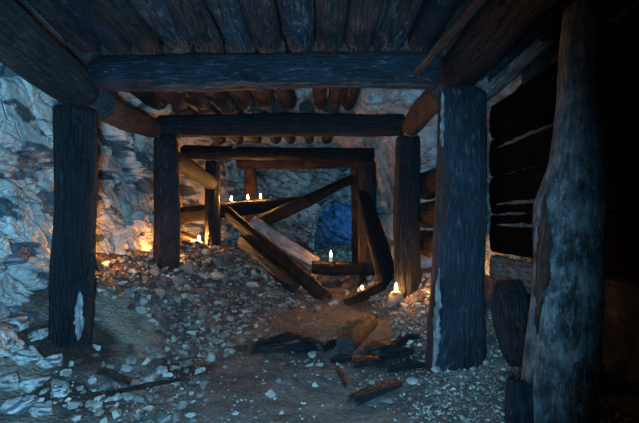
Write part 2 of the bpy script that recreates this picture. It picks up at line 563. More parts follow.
def log(name, label, cat, pts, radii, mat, seed=0, group=None, sides=34, rect=None, roll=0.0, lump=0.07, groove=0.05,
        ends=True, parent=None, ring=0.025, end_mat=None, taper_end=0.0):
    pts = [Vector(p) for p in pts]
    p0, p1 = pts[0], pts[-1]
    ax = (p1 - p0)
    Lh = ax.length
    q = ax.normalized().to_track_quat('Z', 'Y')
    qi = q.inverted()
    lp = [qi @ (p - p0) for p in pts]
    zs = [p.z for p in lp]
    lx = [p.x for p in lp]
    ly = [p.y for p in lp]
    if isinstance(radii, (int, float)):
        radii = [radii] * len(pts)
    rs = radii
    so = Vector((seed * 3.17, seed * 1.31, seed * 7.7))

    def surf(z, a, extra=0.0):
        r = float(np.interp(z, zs, rs))
        c, s = math.cos(a), math.sin(a)
        n1 = noise.noise(Vector((c * 1.1, s * 1.1, z * 2.2)) + so)
        n2 = abs(noise.noise(Vector((c * 4.2, s * 4.2, z * 0.9)) + so))
        n3 = noise.fractal(Vector((c * 8, s * 8, z * 6)) + so, 1.0, 2.0, 3)
        k = 1 + lump * n1 - groove * (1 - min(1, n2 * 3.2)) + 0.03 * n3
        if rect:
            hw, ht = rect
            e = (abs(c / hw) ** 7 + abs(s / ht) ** 7) ** (-1 / 7)
            rr = e * k * (r / rs[0])
        else:
            rr = r * k
        rr += extra
        a2 = a + roll
        return Vector((float(np.interp(z, zs, lx)) + rr * math.cos(a2), float(np.interp(z, zs, ly)) + rr * math.sin(a2), z))

    nr = max(3, int(Lh / ring))
    v, f = [], []
    jag = 0.02
    for j in range(nr + 1):
        z = Lh * j / nr
        for i in range(sides):
            a = 2 * PI * i / sides
            zz = z
            if j in (0, nr):
                zz = z + jag * noise.noise(Vector((math.cos(a) * 2, math.sin(a) * 2, j)) + so)
            p = surf(z, a, 0)
            if j in (0, nr):
                cx, cy = float(np.interp(z, zs, lx)), float(np.interp(z, zs, ly))
                p.x, p.y = cx + (p.x - cx) * 0.93, cy + (p.y - cy) * 0.93
            p.z = zz
            v.append(tuple(p))
    for j in range(nr):
        for i in range(sides):
            i2 = (i + 1) % sides
            f.append((j * sides + i, j * sides + i2, (j + 1) * sides + i2, (j + 1) * sides + i))
    me = mesh_pydata(name, v, f)
    o = link(name, me, mat, parent)
    o.location = p0
    o.rotation_mode = 'QUATERNION'
    o.rotation_quaternion = q
    if label:
        tag(o, label, cat, group)
    if ends:
        for j, sgn in ((0, -1), (nr, 1)):
            ringv = [Vector(v[j * sides + i]) for i in range(sides)]
            c = sum(ringv, Vector()) / sides
            vv = [tuple(x) for x in ringv] + [tuple(c + (x - c) * 0.55 + Vector((0, 0, sgn * 0.004 * math.sin(i * 2.1)))) for i, x in enumerate(ringv)] + [tuple(c - Vector((0, 0, sgn * 0.006)))]
            ff = []
            for i in range(sides):
                i2 = (i + 1) % sides
                quad = (i, i2, sides + i2, sides + i)
                tri = (sides + i, sides + i2, 2 * sides)
                if sgn < 0:
                    quad, tri = quad[::-1], tri[::-1]
                ff += [quad, tri]
            link('cut_end', mesh_pydata('cut_end', vv, ff), end_mat or M['grain'], o)
    L = Log()
    L.o, L.surf, L.len, L.q, L.p0 = o, surf, Lh, q, p0
    return L


def side_angle(L, world_dir):
    d = L.q.inverted() @ Vector(world_dir)
    return math.atan2(d.y, d.x)


def strip(L, z0, z1, a0, width, mat, name='bark_strip', raise_=0.008, seed=1, label=None):
    """a long flake lying on the log's own surface, with a thickness"""
    nz = max(4, int((z1 - z0) / 0.015))
    na = 7
    top, bot = [], []
    for j in range(nz + 1):
        t = j / nz
        z = z0 + (z1 - z0) * t
        env = 0.03 + 0.97 * math.sin(PI * t) ** 0.8
        ed = [env * (1 + 0.75 * noise.noise(Vector((z * 9, seed, q_))) + 0.6 * noise.noise(Vector((z * 34, seed, q_ + 5)))) for q_ in (1.3, 7.7)]
        lo, hi = a0 - width * 0.5 * max(0.04, ed[0]), a0 + width * 0.5 * max(0.04, ed[1])
        for i in range(na):
            a = lo + (hi - lo) * i / (na - 1)
            e = raise_ * (1 + 0.8 * noise.noise(Vector((t * 9, i * 0.7, seed))))
            top.append(tuple(L.surf(z, a, max(0.003, e))))
            bot.append(tuple(L.surf(z, a, -0.004)))
    n = len(top)
    f = []
    for j in range(nz):
        for i in range(na - 1):
            a = j * na + i
            f.append((a, a + 1, a + 1 + na, a + na))
            f.append((n + a, n + a + na, n + a + 1 + na, n + a + 1))
    edge = [j * na for j in range(nz + 1)]
    edge2 = [j * na + na - 1 for j in range(nz + 1)]
    for e, flip in ((edge, 0), (edge2, 1), (list(range(na)), 1), (list(range(nz * na, nz * na + na)), 0)):
        for k in range(len(e) - 1):
            qd = (e[k], e[k + 1], n + e[k + 1], n + e[k])
            f.append(qd[::-1] if flip else qd)
    o = link(name, mesh_pydata(name, top + bot, f), mat, L.o)
    if label:
        o['label'] = label
    return o


def knot(L, z, a, r, mat, seed=0):
    """a branch stub scar standing out of the log"""
    v, f = [], []
    n = 14
    for k, (rr, h) in enumerate(((1.25, -0.3), (1.0, 0.22), (0.72, 0.34), (0.45, 0.2))):
        for i in range(n):
            t = 2 * PI * i / n
            c = L.surf(z, a)
            R = float(math.hypot(c.x, c.y)) or 0.1
            zz = z + math.sin(t) * r * rr * 1.2
            aa = a + math.cos(t) * r * rr / max(R, 0.08)
            wob = 1 + 0.2 * noise.noise(Vector((math.cos(t) * 2, math.sin(t) * 2, seed)))
            v.append(tuple(L.surf(zz, aa, h * r * wob)))
    for k in range(3):
        for i in range(n):
            i2 = (i + 1) % n
            f.append((k * n + i, k * n + i2, (k + 1) * n + i2, (k + 1) * n + i))
    f.append(tuple(3 * n + i for i in range(n)))
    return link('knot', mesh_pydata('knot', v, f), mat, L.o)


CAMDIR = (0, -1, 0)

# --- first (nearest) set
post_l1 = log('timber_post', 'thick charred round post nearest on the left, against the pale rock wall', 'post',
              [P(70, 352, 2.86), P(72, 290, 2.87), P(76, 200, 2.88), (-1.65, 2.88, 1.79)], [.13, .134, .132, .128], M['char'], 1)
a = side_angle(post_l1, (0.75, -0.65, 0))
strip(post_l1, 0.10, 0.42, a, 0.5, M['trunk'], 'split_or_lit_face', 0.006, 3, 'pale split wood low on the right of the post')
strip(post_l1, 0.38, 0.66, side_angle(post_l1, (1, -0.15, 0)), 0.35, M['bark'], 'bark_strip', 0.022, 5)

post_r1 = log('timber_post', 'thick dark round post with blue sheen, nearest whole post on the right', 'post',
              [P(455, 376, 2.84), P(458, 300, 2.86), P(461, 200, 2.88), (0.965, 2.88, 1.90)], [.20, .178, .168, .160], M['char_grey'], 2)
strip(post_r1, 0.02, 0.72, side_angle(post_r1, (-1, -0.55, 0)), 0.28, M['pale_wood'], 'split_or_lit_face', 0.008, 8, 'pale bare wood edge')
strip(post_r1, 1.52, 1.88, side_angle(post_r1, (-1, -0.5, 0)), 0.12, M['pale_wood'], 'bark_strip', 0.018, 9, 'pale peeling sliver near the top')

cap1 = log('crossbeam', 'nearest charred crossbeam spanning the full gallery under the front roof poles', 'beam',
           [(-1.51, 2.9, 2.035), P(200, 73, 2.89), P(320, 70, 2.88), (0.79, 2.87, 2.045)], [.115, .125, .118, .118], M['char_grey'], 3)
strip(cap1, 0.4, 1.5, side_angle(cap1, (0, -0.6, -1)), 0.35, M['rust_wood'], 'split_or_lit_face', 0.006, 14, 'warm candle light painted along the underside')  # candle light from below, painted as strips of redder wood
strip(cap1, 1.45, 2.25, side_angle(cap1, (0, -0.5, -1)), 0.3, M['rust_wood'], 'split_or_lit_face', 0.006, 15, 'warm candle light painted along the underside')

str_l1 = log('side_beam', 'dark log running overhead from the near left corner to the nearest left post', 'beam',
             [(-1.69, 3.0, 1.935), (-1.67, 2.88, 1.955), (-1.66, 2.23, 2.06), (-1.68, 1.2, 2.25)], [.14, .148, .152, .155], M['bark'], 4)
strip(str_l1, 0.25, 1.1, side_angle(str_l1, (0.8, 0, -0.8)), 0.6, M['bark'], 'bark_strip', 0.012, 18)
str_r1 = log('side_beam', 'dark log running overhead from the near right corner to the nearest right post', 'beam',
             [(0.965, 3.0, 2.07), (0.945, 2.3, 2.08), (0.90, 1.1, 2.10)], [.142, .148, .15], M['char'], 5)
strip(str_r1, 0.2, 1.3, side_angle(str_r1, (-0.8, 0, -0.6)), 0.5, M['char'], 'bark_strip', 0.01, 19)
batten = log('batten', 'thin rusty lath crossing below the roof poles at the right end of the nearest crossbeam', 'lath',
             [(0.615, 2.72, 1.985), (0.70, 2.3, 2.05), (0.75, 1.7, 2.075)], [.022, .024, .022], M['rust_wood'], 6, sides=12, rect=(.028, .014))
plank_hi = log('plank', 'pale sawn plank high behind the nearest right post', 'plank',
               [P(470, 108, 3.2), P(500, 82, 2.85), P(548, 38, 2.3)], [.06, .06, .05], M['pale_wood'], 7, sides=20, rect=(.065, .025), roll=0.2)

# --- roof poles of the near bay
mats = ['brown', 'char_grey', 'brown', 'pole_grey', 'pole_red', 'pole_grey', 'pole_red', 'pole_grey', 'pole_red', 'pole_red', 'pole_grey', 'char_grey']
ORD = ['first', 'second', 'third', 'fourth', 'fifth', 'sixth', 'seventh', 'eighth', 'ninth', 'tenth', 'eleventh', 'twelfth']
rng = random.Random(4)
for i in range(12):
    x = -1.592 + i * 0.2075 + rng.uniform(-.01, .01)
    r = rng.uniform(.096, .105)
    z = 2.162 + r + 0.012
    Lg = log('roof_pole', f'{ORD[i]} roof pole from the left lying on the nearest crossbeam, {"dark bark" if mats[i] in ("brown", "pole_red") else "sooty"}', 'pole',
             [(x, 2.97 + rng.uniform(-.03, .0), z), (x * 0.99 + rng.uniform(-.01, .01), 2.2, z + .03 + (.10 if i == 0 else 0)), (x * 0.985, 1.0, z + 0.05 + (.27 if i == 0 else 0))],
             [r * .95, r, r * 1.02], M[mats[i]], 20 + i, 'roof poles of the nearest bay', sides=22, lump=0.1, groove=0.08)
    if i % 2 == 0:
        strip(Lg, 0.15, 1.0, side_angle(Lg, (rng.uniform(-.6, .6), 0, -1)), 0.7, M['bark'], 'bark_strip', 0.008, 30 + i)
    if i % 3 == 1:
        knot(Lg, rng.uniform(.3, .6), side_angle(Lg, (rng.uniform(-.4, .4), 0, -1)), 0.028, M[mats[i]], i)

# --- second set
post_l2 = log('timber_post', 'dark round post second from the front on the left, candle at its foot', 'post',
              [P(166, 285, 4.55), P(167, 230, 4.57), (-1.655, 4.58, 1.885)], [.14, .135, .125], M['char_grey'], 41)
strip(post_l2, 0.2, 0.7, side_angle(post_l2, (-0.5, -1, 0)), 0.5, M['rust_wood'], 'split_or_lit_face', 0.006, 42, 'reddish bare wood')
post_r2 = log('timber_post', 'dark round post second from the front on the right, candle burning before its foot', 'post',
              [P(408, 305, 4.58), P(406, 220, 4.58), (0.955, 4.58, 1.90)], [.148, .145, .13], M['char'], 43)
strip(post_r2, 0.05, 0.9, side_angle(post_r2, (-0.6, -1, 0)), 0.35, M['bark'], 'bark_strip', 0.008, 44)
cap2 = log('crossbeam', 'second charred crossbeam, black, on the second pair of posts', 'beam',
           [(-1.72, 4.58, 2.015), P(280, 125, 4.58), (0.90, 4.58, 2.03)], [.118, .125, .116], M['char'], 45)
strip(cap2, 0.5, 2.1, side_angle(cap2, (0, -0.5, -1)), 0.3, M['rust_wood'], 'split_or_lit_face', 0.006, 46, 'candle glow painted along the underside')  # warm underside light put into the wood colour
str_l2 = log('side_beam', 'red-brown log running from the nearest left post to the second left post', 'beam',
             [(-1.57, 3.06, 1.87), P(126, 118, 3.75), P(153, 128, 4.42)], [.112, .115, .105], M['rust_wood'], 47)
str_r2 = log('side_beam', 'orange lit log running from the nearest right post to the second right post', 'beam',
             [(0.90, 3.08, 1.985), P(423, 110, 3.8), P(411, 127, 4.42)], [.098, .105, .1], M['rust_wood'], 48)
knot(str_r2, .6, side_angle(str_r2, (-.8, 0, -.6)), 0.03, M['brown'], 7)
for i, x in enumerate((-1.70, -1.475, -1.245, -1.02, -0.795, -0.565, -0.335, 0.02, 0.175, 0.325)):
    r = (.107, .108, .11, .105, .108, .11, .105, .07, .072, .075)[i] + rng.uniform(-.004, .004)
    z = 2.162 + r
    Lg = log('roof_pole', (f'{ORD[i]} red-brown roof pole from the left between the nearest and second crossbeams' if i < 7 else
                           f'{("left", "middle", "right")[i-7]} one of three thin roof poles past the gap between the nearest two crossbeams'), 'pole',
             [(x, 3.0 + rng.uniform(.01, .05), z), (x + rng.uniform(-.02, .02), 3.8, z + .01), (x + rng.uniform(-.02, .02), 4.57, z + .01)],
             [r, r * .98, r * .94], M['rust_wood' if i % 3 else 'brown'], 50 + i, 'roof poles of the second bay', sides=20, lump=0.1, groove=0.08)
    if i % 2 == 0:
        strip(Lg, 0.5, 1.3, side_angle(Lg, (rng.uniform(-.6, .6), 0, -1)), 0.6, M['bark'], 'bark_strip', 0.007, 60 + i)

# --- third set
post_l3 = log('timber_post', 'post on the left behind the second one, candle glowing at its left side', 'post',
              [P(213, 262, 6.95), P(212.5, 210, 6.97), (-1.755, 7.0, 1.92)], [.128, .125, .12], M['char_grey'], 71)
strip(post_l3, 0.25, 0.75, side_angle(post_l3, (-0.6, -1, 0)), 0.7, M['rust_wood'], 'split_or_lit_face', 0.006, 72, 'reddish candle light painted above the candle')  # candle lit face of the post, painted as a redder strip
post_r3 = log('timber_post', 'brown post on the right behind the leaning slab, in the third frame', 'post',
              [P(369, 300, 6.55), P(367, 230, 6.58), (0.735, 6.6, 1.87)], [.15, .148, .14], M['brown'], 73)
strip(post_r3, 0.3, 1.3, side_angle(post_r3, (-1, -0.4, 0)), 0.5, M['rust_wood'], 'split_or_lit_face', 0.006, 74, 'orange candle light painted on the left side')  # orange lit side put into the colour of the strip
cap3 = log('crossbeam', 'third crossbeam, thinner, its left end sticking out past its post', 'beam',
           [P(183, 152, 6.96), P(280, 154, 6.8), P(374, 155, 6.58)], [.112, .108, .105], M['char'], 75)
str_l3 = log('side_beam', 'sloping brown log from the second left post down to the third left post', 'beam',
             [P(170, 157, 4.82), P(190, 169, 5.7), P(211.5, 183, 6.78)], [.11, .115, .105], M['brown'], 76)
for i, x in enumerate((-1.55, -1.27, -1.0, -0.72, -0.45, -0.15, 0.12)):
    r = rng.uniform(.08, .095)
    Lg = log('roof_pole', f'{ORD[i]} shadowed roof pole from the left between the second and third crossbeams', 'pole',
             [(x, 4.66, 2.165 + r), (x + rng.uniform(-.03, .03), 5.6, 2.17 + r), (x + rng.uniform(-.03, .03), 6.8, 2.165 + r)], [r, r, r * .95],
             M['brown'], 80 + i, 'roof poles of the third bay', sides=16)
splint = log('broken_stick', 'pale splintered stick lying across the third crossbeam', 'stick',
             [P(233, 148, 6.70), P(246, 142, 6.7), P(258, 143, 6.72), P(270, 147.5, 6.7)], [.012, .02, .02, .012], M['pale_wood'], 90, sides=10)

# --- far frame
post_l4 = log('timber_post', 'far orange lit post behind the three candles', 'post',
              [P(252, 245, 8.25), (-1.31, 8.25, 1.10), P(250, 169, 8.25)], [.13, .128, .12], M['rust_wood'], 91)
post_r4 = log('timber_post', 'far thin orange lit post beside the third right post', 'post',
              [P(357, 268, 8.1), P(356.5, 220, 8.1), P(355, 169, 8.1)], [.10, .095, .09], M['rust_wood'], 92)
cap4 = log('crossbeam', 'farthest crossbeam, orange lit and slender', 'beam',
           [P(237, 164, 8.25), P(300, 164.5, 8.2), P(366, 164, 8.1)], [.09, .085, .085], M['rust_wood'], 93)
rail = log('rail', 'level log carrying three burning candles across the gallery', 'beam',
           [P(177, 216, 7.18), P(240, 208.5, 7.28), P(304, 202, 7.45)], [.135, .13, .10], M['brown'], 94)
strip(rail, 0.6, 1.6, side_angle(rail, (0, -1, 0.7)), 0.5, M['rust_wood'], 'split_or_lit_face', 0.006, 95, 'orange candle light painted under the candles')  # glow of the three candles painted onto the log
brace = log('brace', 'slanting brace rising right from the candle log to the far right post', 'beam',
            [P(258, 223, 7.02), P(305, 202, 7.2), P(353, 179, 7.9)], [.12, .11, .085], M['brown'], 96)
diag = log('fallen_beam', 'long dark beam slumped from the candle log down to the path', 'beam',
           [P(227, 212, 6.95), P(272, 251, 6.1), P(327, 299, 5.3)], [.095, .10, .09], M['brown'], 97)
strip(diag, 0.5, 1.6, side_angle(diag, (0.4, -1, 0.3)), 0.5, M['bark'], 'bark_strip', 0.008, 98)
diag2 = log('fallen_plank', 'grey weathered split board lying along the lower side of the slumped beam', 'plank',
            [P(240, 240, 6.45), P(268, 265, 5.85), P(296, 290, 5.3)], [.05, .05, .045], M['char_grey'], 99, sides=18, rect=(.085, .03), roll=1.25)
strip(diag2, 0.2, 1.1, side_angle(diag2, (0, -1, 0.3)), 0.5, M['pale_wood'], 'split_or_lit_face', 0.004, 100, 'pale splintered grain')
diag3 = log('fallen_plank', 'pale pinkish board slanting behind the slumped beam', 'plank',
            [P(251, 222, 6.83), P(284, 243, 6.73), P(317, 263, 6.62)], [.09, .09, .08], M['pink_wood'], 101, sides=18, rect=(.115, .03), roll=1.25)
lowlog = log('low_log', 'low level log with a bright candle on top, across the end of the path', 'log',
             [P(312, 267, 6.32), P(335, 269, 6.36), P(364, 268, 6.42)], [.095, .10, .09], M['brown'], 102)
strip(lowlog, 0.1, 0.6, side_angle(lowlog, (0, -0.8, 0.8)), 0.6, M['rust_wood'], 'split_or_lit_face', 0.005, 103, 'orange candle light painted on the top')  # candle shine on the log top, painted as a strip
slab = log('leaning_slab', 'broad dark timber slab leaning against the third right post', 'slab',
           [P(391, 292, 5.55), P(377, 240, 5.9), P(362, 193, 6.28)], [.15, .15, .11], M['char'], 104, sides=24, rect=(.165, .075), roll=0.3)
strut = log('fallen_pole', 'short dark pole lying aslant on the stones before the leaning slab', 'pole',
            [P(346, 303, 5.0), P(366, 295, 5.25), P(386, 284, 5.35)], [.055, .06, .055], M['brown'], 106, sides=18)

# --- right side lagging
log('light_block_prop', 'unseen dark prop added behind the nearest right post to shade the side boards', 'post', [(1.2, 3.5, 0.2), (1.2, 3.5, 1.1), (1.2, 3.5, 1.9)], [.125, .12, .12], M['char'], 108)  # made-up prop, keeps the hidden candle's light off the boards
for i, (z, r, x, mt) in enumerate(((0.74, .15, 1.22, 'rust_wood'), (1.06, .155, 1.225, 'rust_wood'), (1.39, .16, 1.22, 'brown'))):
    log('lagging_log', ('lowest orange lit log stacked behind the second right post', 'middle orange lit log stacked behind the second right post',
                        'uppermost red-brown log stacked behind the second right post')[i], 'log',
        [(x + 0.02, 3.70 + .03 * i, z), (x, 4.2, z + .01), (x - .01, 4.95, z)], [r, r, r * .96], M[mt], 110 + i,
        'side logs behind the second right post', lump=0.12)
for i, (z, h, mt) in enumerate(((0.66, .10, 'pale_wood'), (0.93, .14, 'soot'), (1.22, .14, 'soot'), (1.51, .14, 'soot'), (1.79, .13, 'soot'))):
    Lg = log('lagging_board', ('pale lowest board', 'black board second from the bottom', 'black middle board', 'black board second from the top', 'black topmost board')[i] +
             ' on the side between right post and trunk', 'board',
             [(1.345, 1.3, z + .03), (1.35, 2.3, z + .02), (1.36, 3.34, z)], [h, h, h], M[mt], 120 + i, 'boards lining the right side',
             sides=22, rect=(.03, h), roll=PI / 2 - PI / 2)
    if 1 <= i <= 3:
        strip(Lg, 1.05, 1.9, side_angle(Lg, (-1, 0, 0.0)) + 1.15 * (1 if i != 2 else -1), 0.12, M['pale_wood'], 'splinter', 0.004, 130 + i, 'pale splintered edge')

trunk = log('tree_trunk_post', 'big weathered bare trunk standing in the right foreground', 'trunk',
            [P(554, 462, 1.84), P(558, 400, 1.85), P(563, 340, 1.85), P(567, 290, 1.85), P(569, 240, 1.85), P(570, 205, 1.85), P(577, 165, 1.85),
             P(580, 100, 1.86), P(584, 20, 1.87), P(588, -60, 1.88)],
            [.152, .15, .142, .136, .135, .136, .112, .092, .085, .082], M['trunk'], 140, sides=40, ring=0.025, lump=0.12, groove=0.07)
strip(trunk, 0.55, 1.15, side_angle(trunk, (-1, -0.2, 0)), 0.5, M['rust_wood'], 'bare_patch', 0.006, 141, 'orange bare wood on the left bulge')
strip(trunk, 0.15, 0.5, side_angle(trunk, (0.1, -1, 0)), 0.8, M['pale_wood'], 'bare_patch', 0.004, 142, 'pale worn patch')
knot(trunk, 0.42, side_angle(trunk, (.3, -1, 0)), 0.022, M['bark'], 5)
stub = log('log_stub', 'short blue-grey stub of timber at the foot of the big trunk', 'log',
           [P(519, 440, 1.80), P(519, 382, 1.84)], [.06, .055], M['char_grey'], 145, sides=20)
redlog = log('leaning_log', 'dark red-brown rounded log leaning between the nearest right post and the big trunk', 'log',
             [P(520, 366, 2.42), P(517, 350, 2.45), P(512, 318, 2.5), P(510, 296, 2.55), P(509, 282, 2.6)], [.06, .09, .108, .10, .075], M['brown'], 146, sides=24)
knot(redlog, .22, side_angle(redlog, (0, -1, 0)), .03, M['brown'], 2)

# --- timber lying on the path
def lying(px0, py0, px1, py1, r, lift=0.8):
    A, B = ground_hit(px0, py0 + 2), ground_hit(px1, py1 + 2)
    return [A + Vector((0, 0, r * lift)), (A + B) / 2 + Vector((0, 0, r * lift + .01)), B + Vector((0, 0, r * lift))]


stump = log('short_log', 'short reddish log lying end on along the path', 'log', lying(345, 352, 370, 326, .08), [.078, .085, .08], M['brown'], 150, sides=24, lump=.12)
strip(stump, .1, .5, side_angle(stump, (-.3, -.5, .8)), .6, M['bark'], 'bark_strip', .008, 151)
CH = [(252, 352, 292, 349, .045, 'charred_log', 'flat charred log lying across the path at its left border'),
      (268, 341, 300, 336, .035, 'charred_log', 'charred split log lying behind the flat charred log'),
      (290, 349, 318, 350, .04, 'charred_chunk', 'black burnt chunk at the right end of the flat charred log'),
      (300, 339, 322, 343, .03, 'charred_chunk', 'burnt wedge behind the black burnt chunk'),
      (322, 351, 338, 341, .035, 'charred_chunk', 'burnt lump touching the left side of the short reddish log'),
      (256, 345, 270, 342, .03, 'charred_chunk', 'leftmost small burnt lump at the left border of the path'),
      (352, 366, 386, 360, .035, 'charred_chunk', 'blackened piece of board right below the short reddish log'),
      (380, 356, 414, 352, .04, 'charred_chunk', 'long burnt piece between short reddish log and nearest right post'),
      (388, 370, 424, 365, .03, 'charred_chunk', 'burnt stick half sunk before the nearest right post'),
      (366, 349, 392, 343, .03, 'charred_chunk', 'burnt splinter right beside the short reddish log'),
      (398, 344, 420, 336, .035, 'charred_chunk', 'burnt piece at the foot of the right bank'),
      (330, 360, 352, 357, .025, 'charred_chunk', 'flat burnt chip before the short reddish log')]
for i, (xa, ya, xb, yb, r, nm, lab) in enumerate(CH):
    log(nm, lab, 'log' if nm == 'charred_log' else 'burnt wood', lying(xa, ya, xb, yb, r, .45), [r * .7, r * 1.15, r * .5], M['char'] if i % 3 else M['brown'], 152 + i,
        'burnt wood on the path', sides=22, rect=(r * 1.3, r * .6) if i % 2 else None, roll=rng.uniform(-.5, .5), lump=.4, groove=.3)
log('rusty_stick', 'short rusty stick pointing down the near path', 'stick', lying(337, 368, 346, 388, .02), [.016, .02, .013], M['rust_wood'], 157, sides=12)
log('grey_board', 'thin grey board lying along the near right edge of the path', 'board', lying(352, 402, 398, 384, .02), [.05, .05, .04], M['char_grey'], 158, sides=16, rect=(.06, .018))
log('dark_stick', 'long thin dark stick in the rubble left of the near path', 'stick', lying(92, 398, 190, 378, .014), [.012, .014, .01], M['brown'], 159, sides=10)
log('dark_stick', 'short brown stick in the rubble at the near left edge', 'stick', lying(98, 372, 130, 384, .02), [.016, .02, .014], M['brown'], 160, sides=10)


# ------------------------------------------------------------------ stones
def rock_mesh(seed, flat=0.7, npts=15, bev=0.05):
    rg = random.Random(seed)
    bm = bmesh.new()
    for _ in range(npts):
        u, t = rg.uniform(-1, 1), rg.uniform(0, 2 * PI)
        s = math.sqrt(1 - u * u)
        k = rg.uniform(0.85, 1.05)
        bm.verts.new((s * math.cos(t) * k, s * math.sin(t) * k * 0.8, u * flat * k))
    r = bmesh.ops.convex_hull(bm, input=bm.verts)
    junk = [g for g in r['geom_interior'] if isinstance(g, bmesh.types.BMVert)]
    bmesh.ops.delete(bm, geom=junk, context='VERTS')
    bmesh.ops.dissolve_limit(bm, angle_limit=0.25, verts=bm.verts, edges=bm.edges)
    bmesh.ops.bevel(bm, geom=bm.edges[:], offset=bev, segments=1, affect='EDGES', profile=0.6)
    bmesh.ops.triangulate(bm, faces=bm.faces)
    bmesh.ops.subdivide_edges(bm, edges=bm.edges, cuts=1, use_grid_fill=True)
    for v in bm.verts:
        n = noise.noise_vector(v.co * 2.6 + Vector((seed, seed, seed)))
        v.co += n * 0.05
    me = bpy.data.meshes.new('rock')
    bm.to_mesh(me)
    bm.free()
    return me


ROCKS = {}
for k in ('r_pale', 'r_grey', 'r_rust', 'r_dark', 'wall'):
    ROCKS[k] = []
    for s in range(9):
        me = rock_mesh(s * 7 + len(k), flat=(0.55, 0.7, 0.8, 0.45)[s % 4], npts=12 + (s % 4) * 2)
        me.materials.append(M[k])
        ROCKS[k].append(me)
placed = []
# obstacles: (point, radius) keeps stones out of the posts
for L_ in (post_l1, post_r1, post_l2, post_r2, post_l3, post_r3, trunk, slab, redlog, stub):
    b = L_.o.location
    placed.append((Vector((b.x, b.y, b.z + 0.1)), 0.17))


def add_tube_obstacle(L_, r):
    n = int(L_.len / 0.08) + 1
    for i in range(n + 1):
        c = sum((L_.surf(L_.len * i / n, t * PI / 2) for t in range(4)), Vector()) / 4
        placed.append((L_.p0 + L_.q @ c, r))


for L_, r in ((diag, .10), (diag2, .08), (diag3, .1), (lowlog, .10), (strut, .06), (stump, .085), (slab, .13), (rail, .13), (redlog, .1)):
    add_tube_obstacle(L_, r)
for ob in [o for o in COL.objects if o.name.startswith(('charred_', 'rusty_stick', 'grey_board', 'dark_'))]:
    cs = [ob.matrix_basis @ Vector(c) for c in ob.bound_box]
    a_, b_ = ob.location.copy(), ob.location + ob.rotation_quaternion @ Vector((0, 0, ob.dimensions.z if ob.dimensions.z else 0.3))
    zl = max(c[2] for c in ob.bound_box)
    rr = max(max(c[0] for c in ob.bound_box), max(c[1] for c in ob.bound_box))
    for i in range(9):
        placed.append((ob.location + ob.rotation_quaternion @ Vector((0, 0, zl * i / 8)), rr))
WORD = {'r_pale': 'pale', 'r_grey': 'grey', 'r_rust': 'rusty brown', 'r_dark': 'blackish', 'wall': 'pale blue-grey'}
rr_ = random.Random(77)


def put_rock(px, py, rpx, key, label, group=None, squash=1.0, sink=0.35, force=False, name='rock'):
    g = ground_hit(px, py)
    r = rpx / F * g.y
    c = g + Vector((0, 0, r * (0.62 - sink)))
    if not force:
        for (q, qr) in placed:
            if (q - c).length < (qr + r) * 0.97:
                return None
    placed.append((c, r * 0.9))
    o = bpy.data.objects.new(name, rr_.choice(ROCKS[key] if key != 'wall' else ROCKS[key][2::4] + ROCKS[key][1::4]))
    COL.objects.link(o)
    o.location = c
    o.rotation_euler = (rr_.uniform(-.35, .35), rr_.uniform(-.35, .35), rr_.uniform(0, 2 * PI))
    s = r * rr_.uniform(.92, 1.08)
    o.scale = (s, s * rr_.uniform(.85, 1.1), s * squash)
    tag(o, label, 'rock', group)
    return o


# stones that stand out by themselves
put_rock(448, 369, 8, 'r_dark', 'sooty black stone heaped against the foot of the nearest right post', 'sooty stones at the nearest right post', force=True)
put_rock(468, 360, 7, 'r_dark', 'sooty black stone heaped against the foot of the nearest right post', 'sooty stones at the nearest right post', force=True)
put_rock(480, 352, 8, 'r_dark', 'sooty black stone heaped against the foot of the nearest right post', 'sooty stones at the nearest right post', force=True)
put_rock(492, 342, 7, 'r_dark', 'sooty black stone heaped against the foot of the nearest right post', 'sooty stones at the nearest right post', force=True)

put_rock(216, 279, 11, 'r_pale', 'pale angular boulder low on the slope below the candle post, biggest stone there', force=True)
put_rock(253, 287, 8, 'r_pale', 'whitish stone beside the lower end of the slumped beam', force=True)
put_rock(187, 272, 10, 'r_grey', 'blue-grey block just right of the second left post foot', force=True)
put_rock(143, 303, 7, 'r_pale', 'white stone on the slope in front of the second left post', force=True)
put_rock(269, 296, 7, 'r_grey', 'grey stone at the left edge of the path under the slumped beam', force=True)
CANDLE_STONE = put_rock(396, 308, 14, 'r_grey', 'tall pale stone holding a candle before the second right post', force=True, squash=1.5, sink=.1)
CANDLE_STONE.rotation_euler = (0.05, 0.05, 0.4)
put_rock(377, 301, 10, 'r_pale', 'flat pale slab of stone left of the candle stone', force=True, squash=.6)
put_rock(334, 304, 6, 'r_pale', 'whitish round stone at the far end of the path', force=True)
put_rock(312, 291, 9, 'r_grey', 'grey stone under the left end of the low log', force=True)
put_rock(325, 282, 8, 'r_rust', 'brown stone beneath the low log', force=True, squash=.8)
put_rock(362, 296, 6, 'r_pale', 'small pale stone carrying a tiny candle near the third right post', force=True, sink=.2)
put_rock(412, 383, 7, 'r_pale', 'white stone against the foot of the nearest right post', force=True)
put_rock(436, 372, 9, 'r_pale', 'broad pale stone leaning on the nearest right post', force=True)
put_rock(387, 402, 8, 'r_grey', 'long grey stone on the near right edge of the path', force=True, squash=.6)
put_rock(92, 383, 7, 'r_pale', 'white stone in the near left rubble beside a tan one', force=True)
put_rock(104, 388, 8, 'r_rust', 'tan stone in the near left rubble', force=True)
put_rock(148, 410, 7, 'r_pale', 'blue-white stone nearest the bottom of the left rubble', force=True)
put_rock(164, 373, 6, 'r_pale', 'bright white stone at the left border of the path', force=True)
put_rock(264, 384, 3, 'r_pale', 'small bright white chip alone on the open path', force=True, squash=.6)
put_rock(320, 366, 5, 'r_pale', 'white stone just before the charred fragments', force=True)
put_rock(312, 356, 6, 'r_pale', 'bluish white flat stone touching the charred log', force=True, squash=.5)
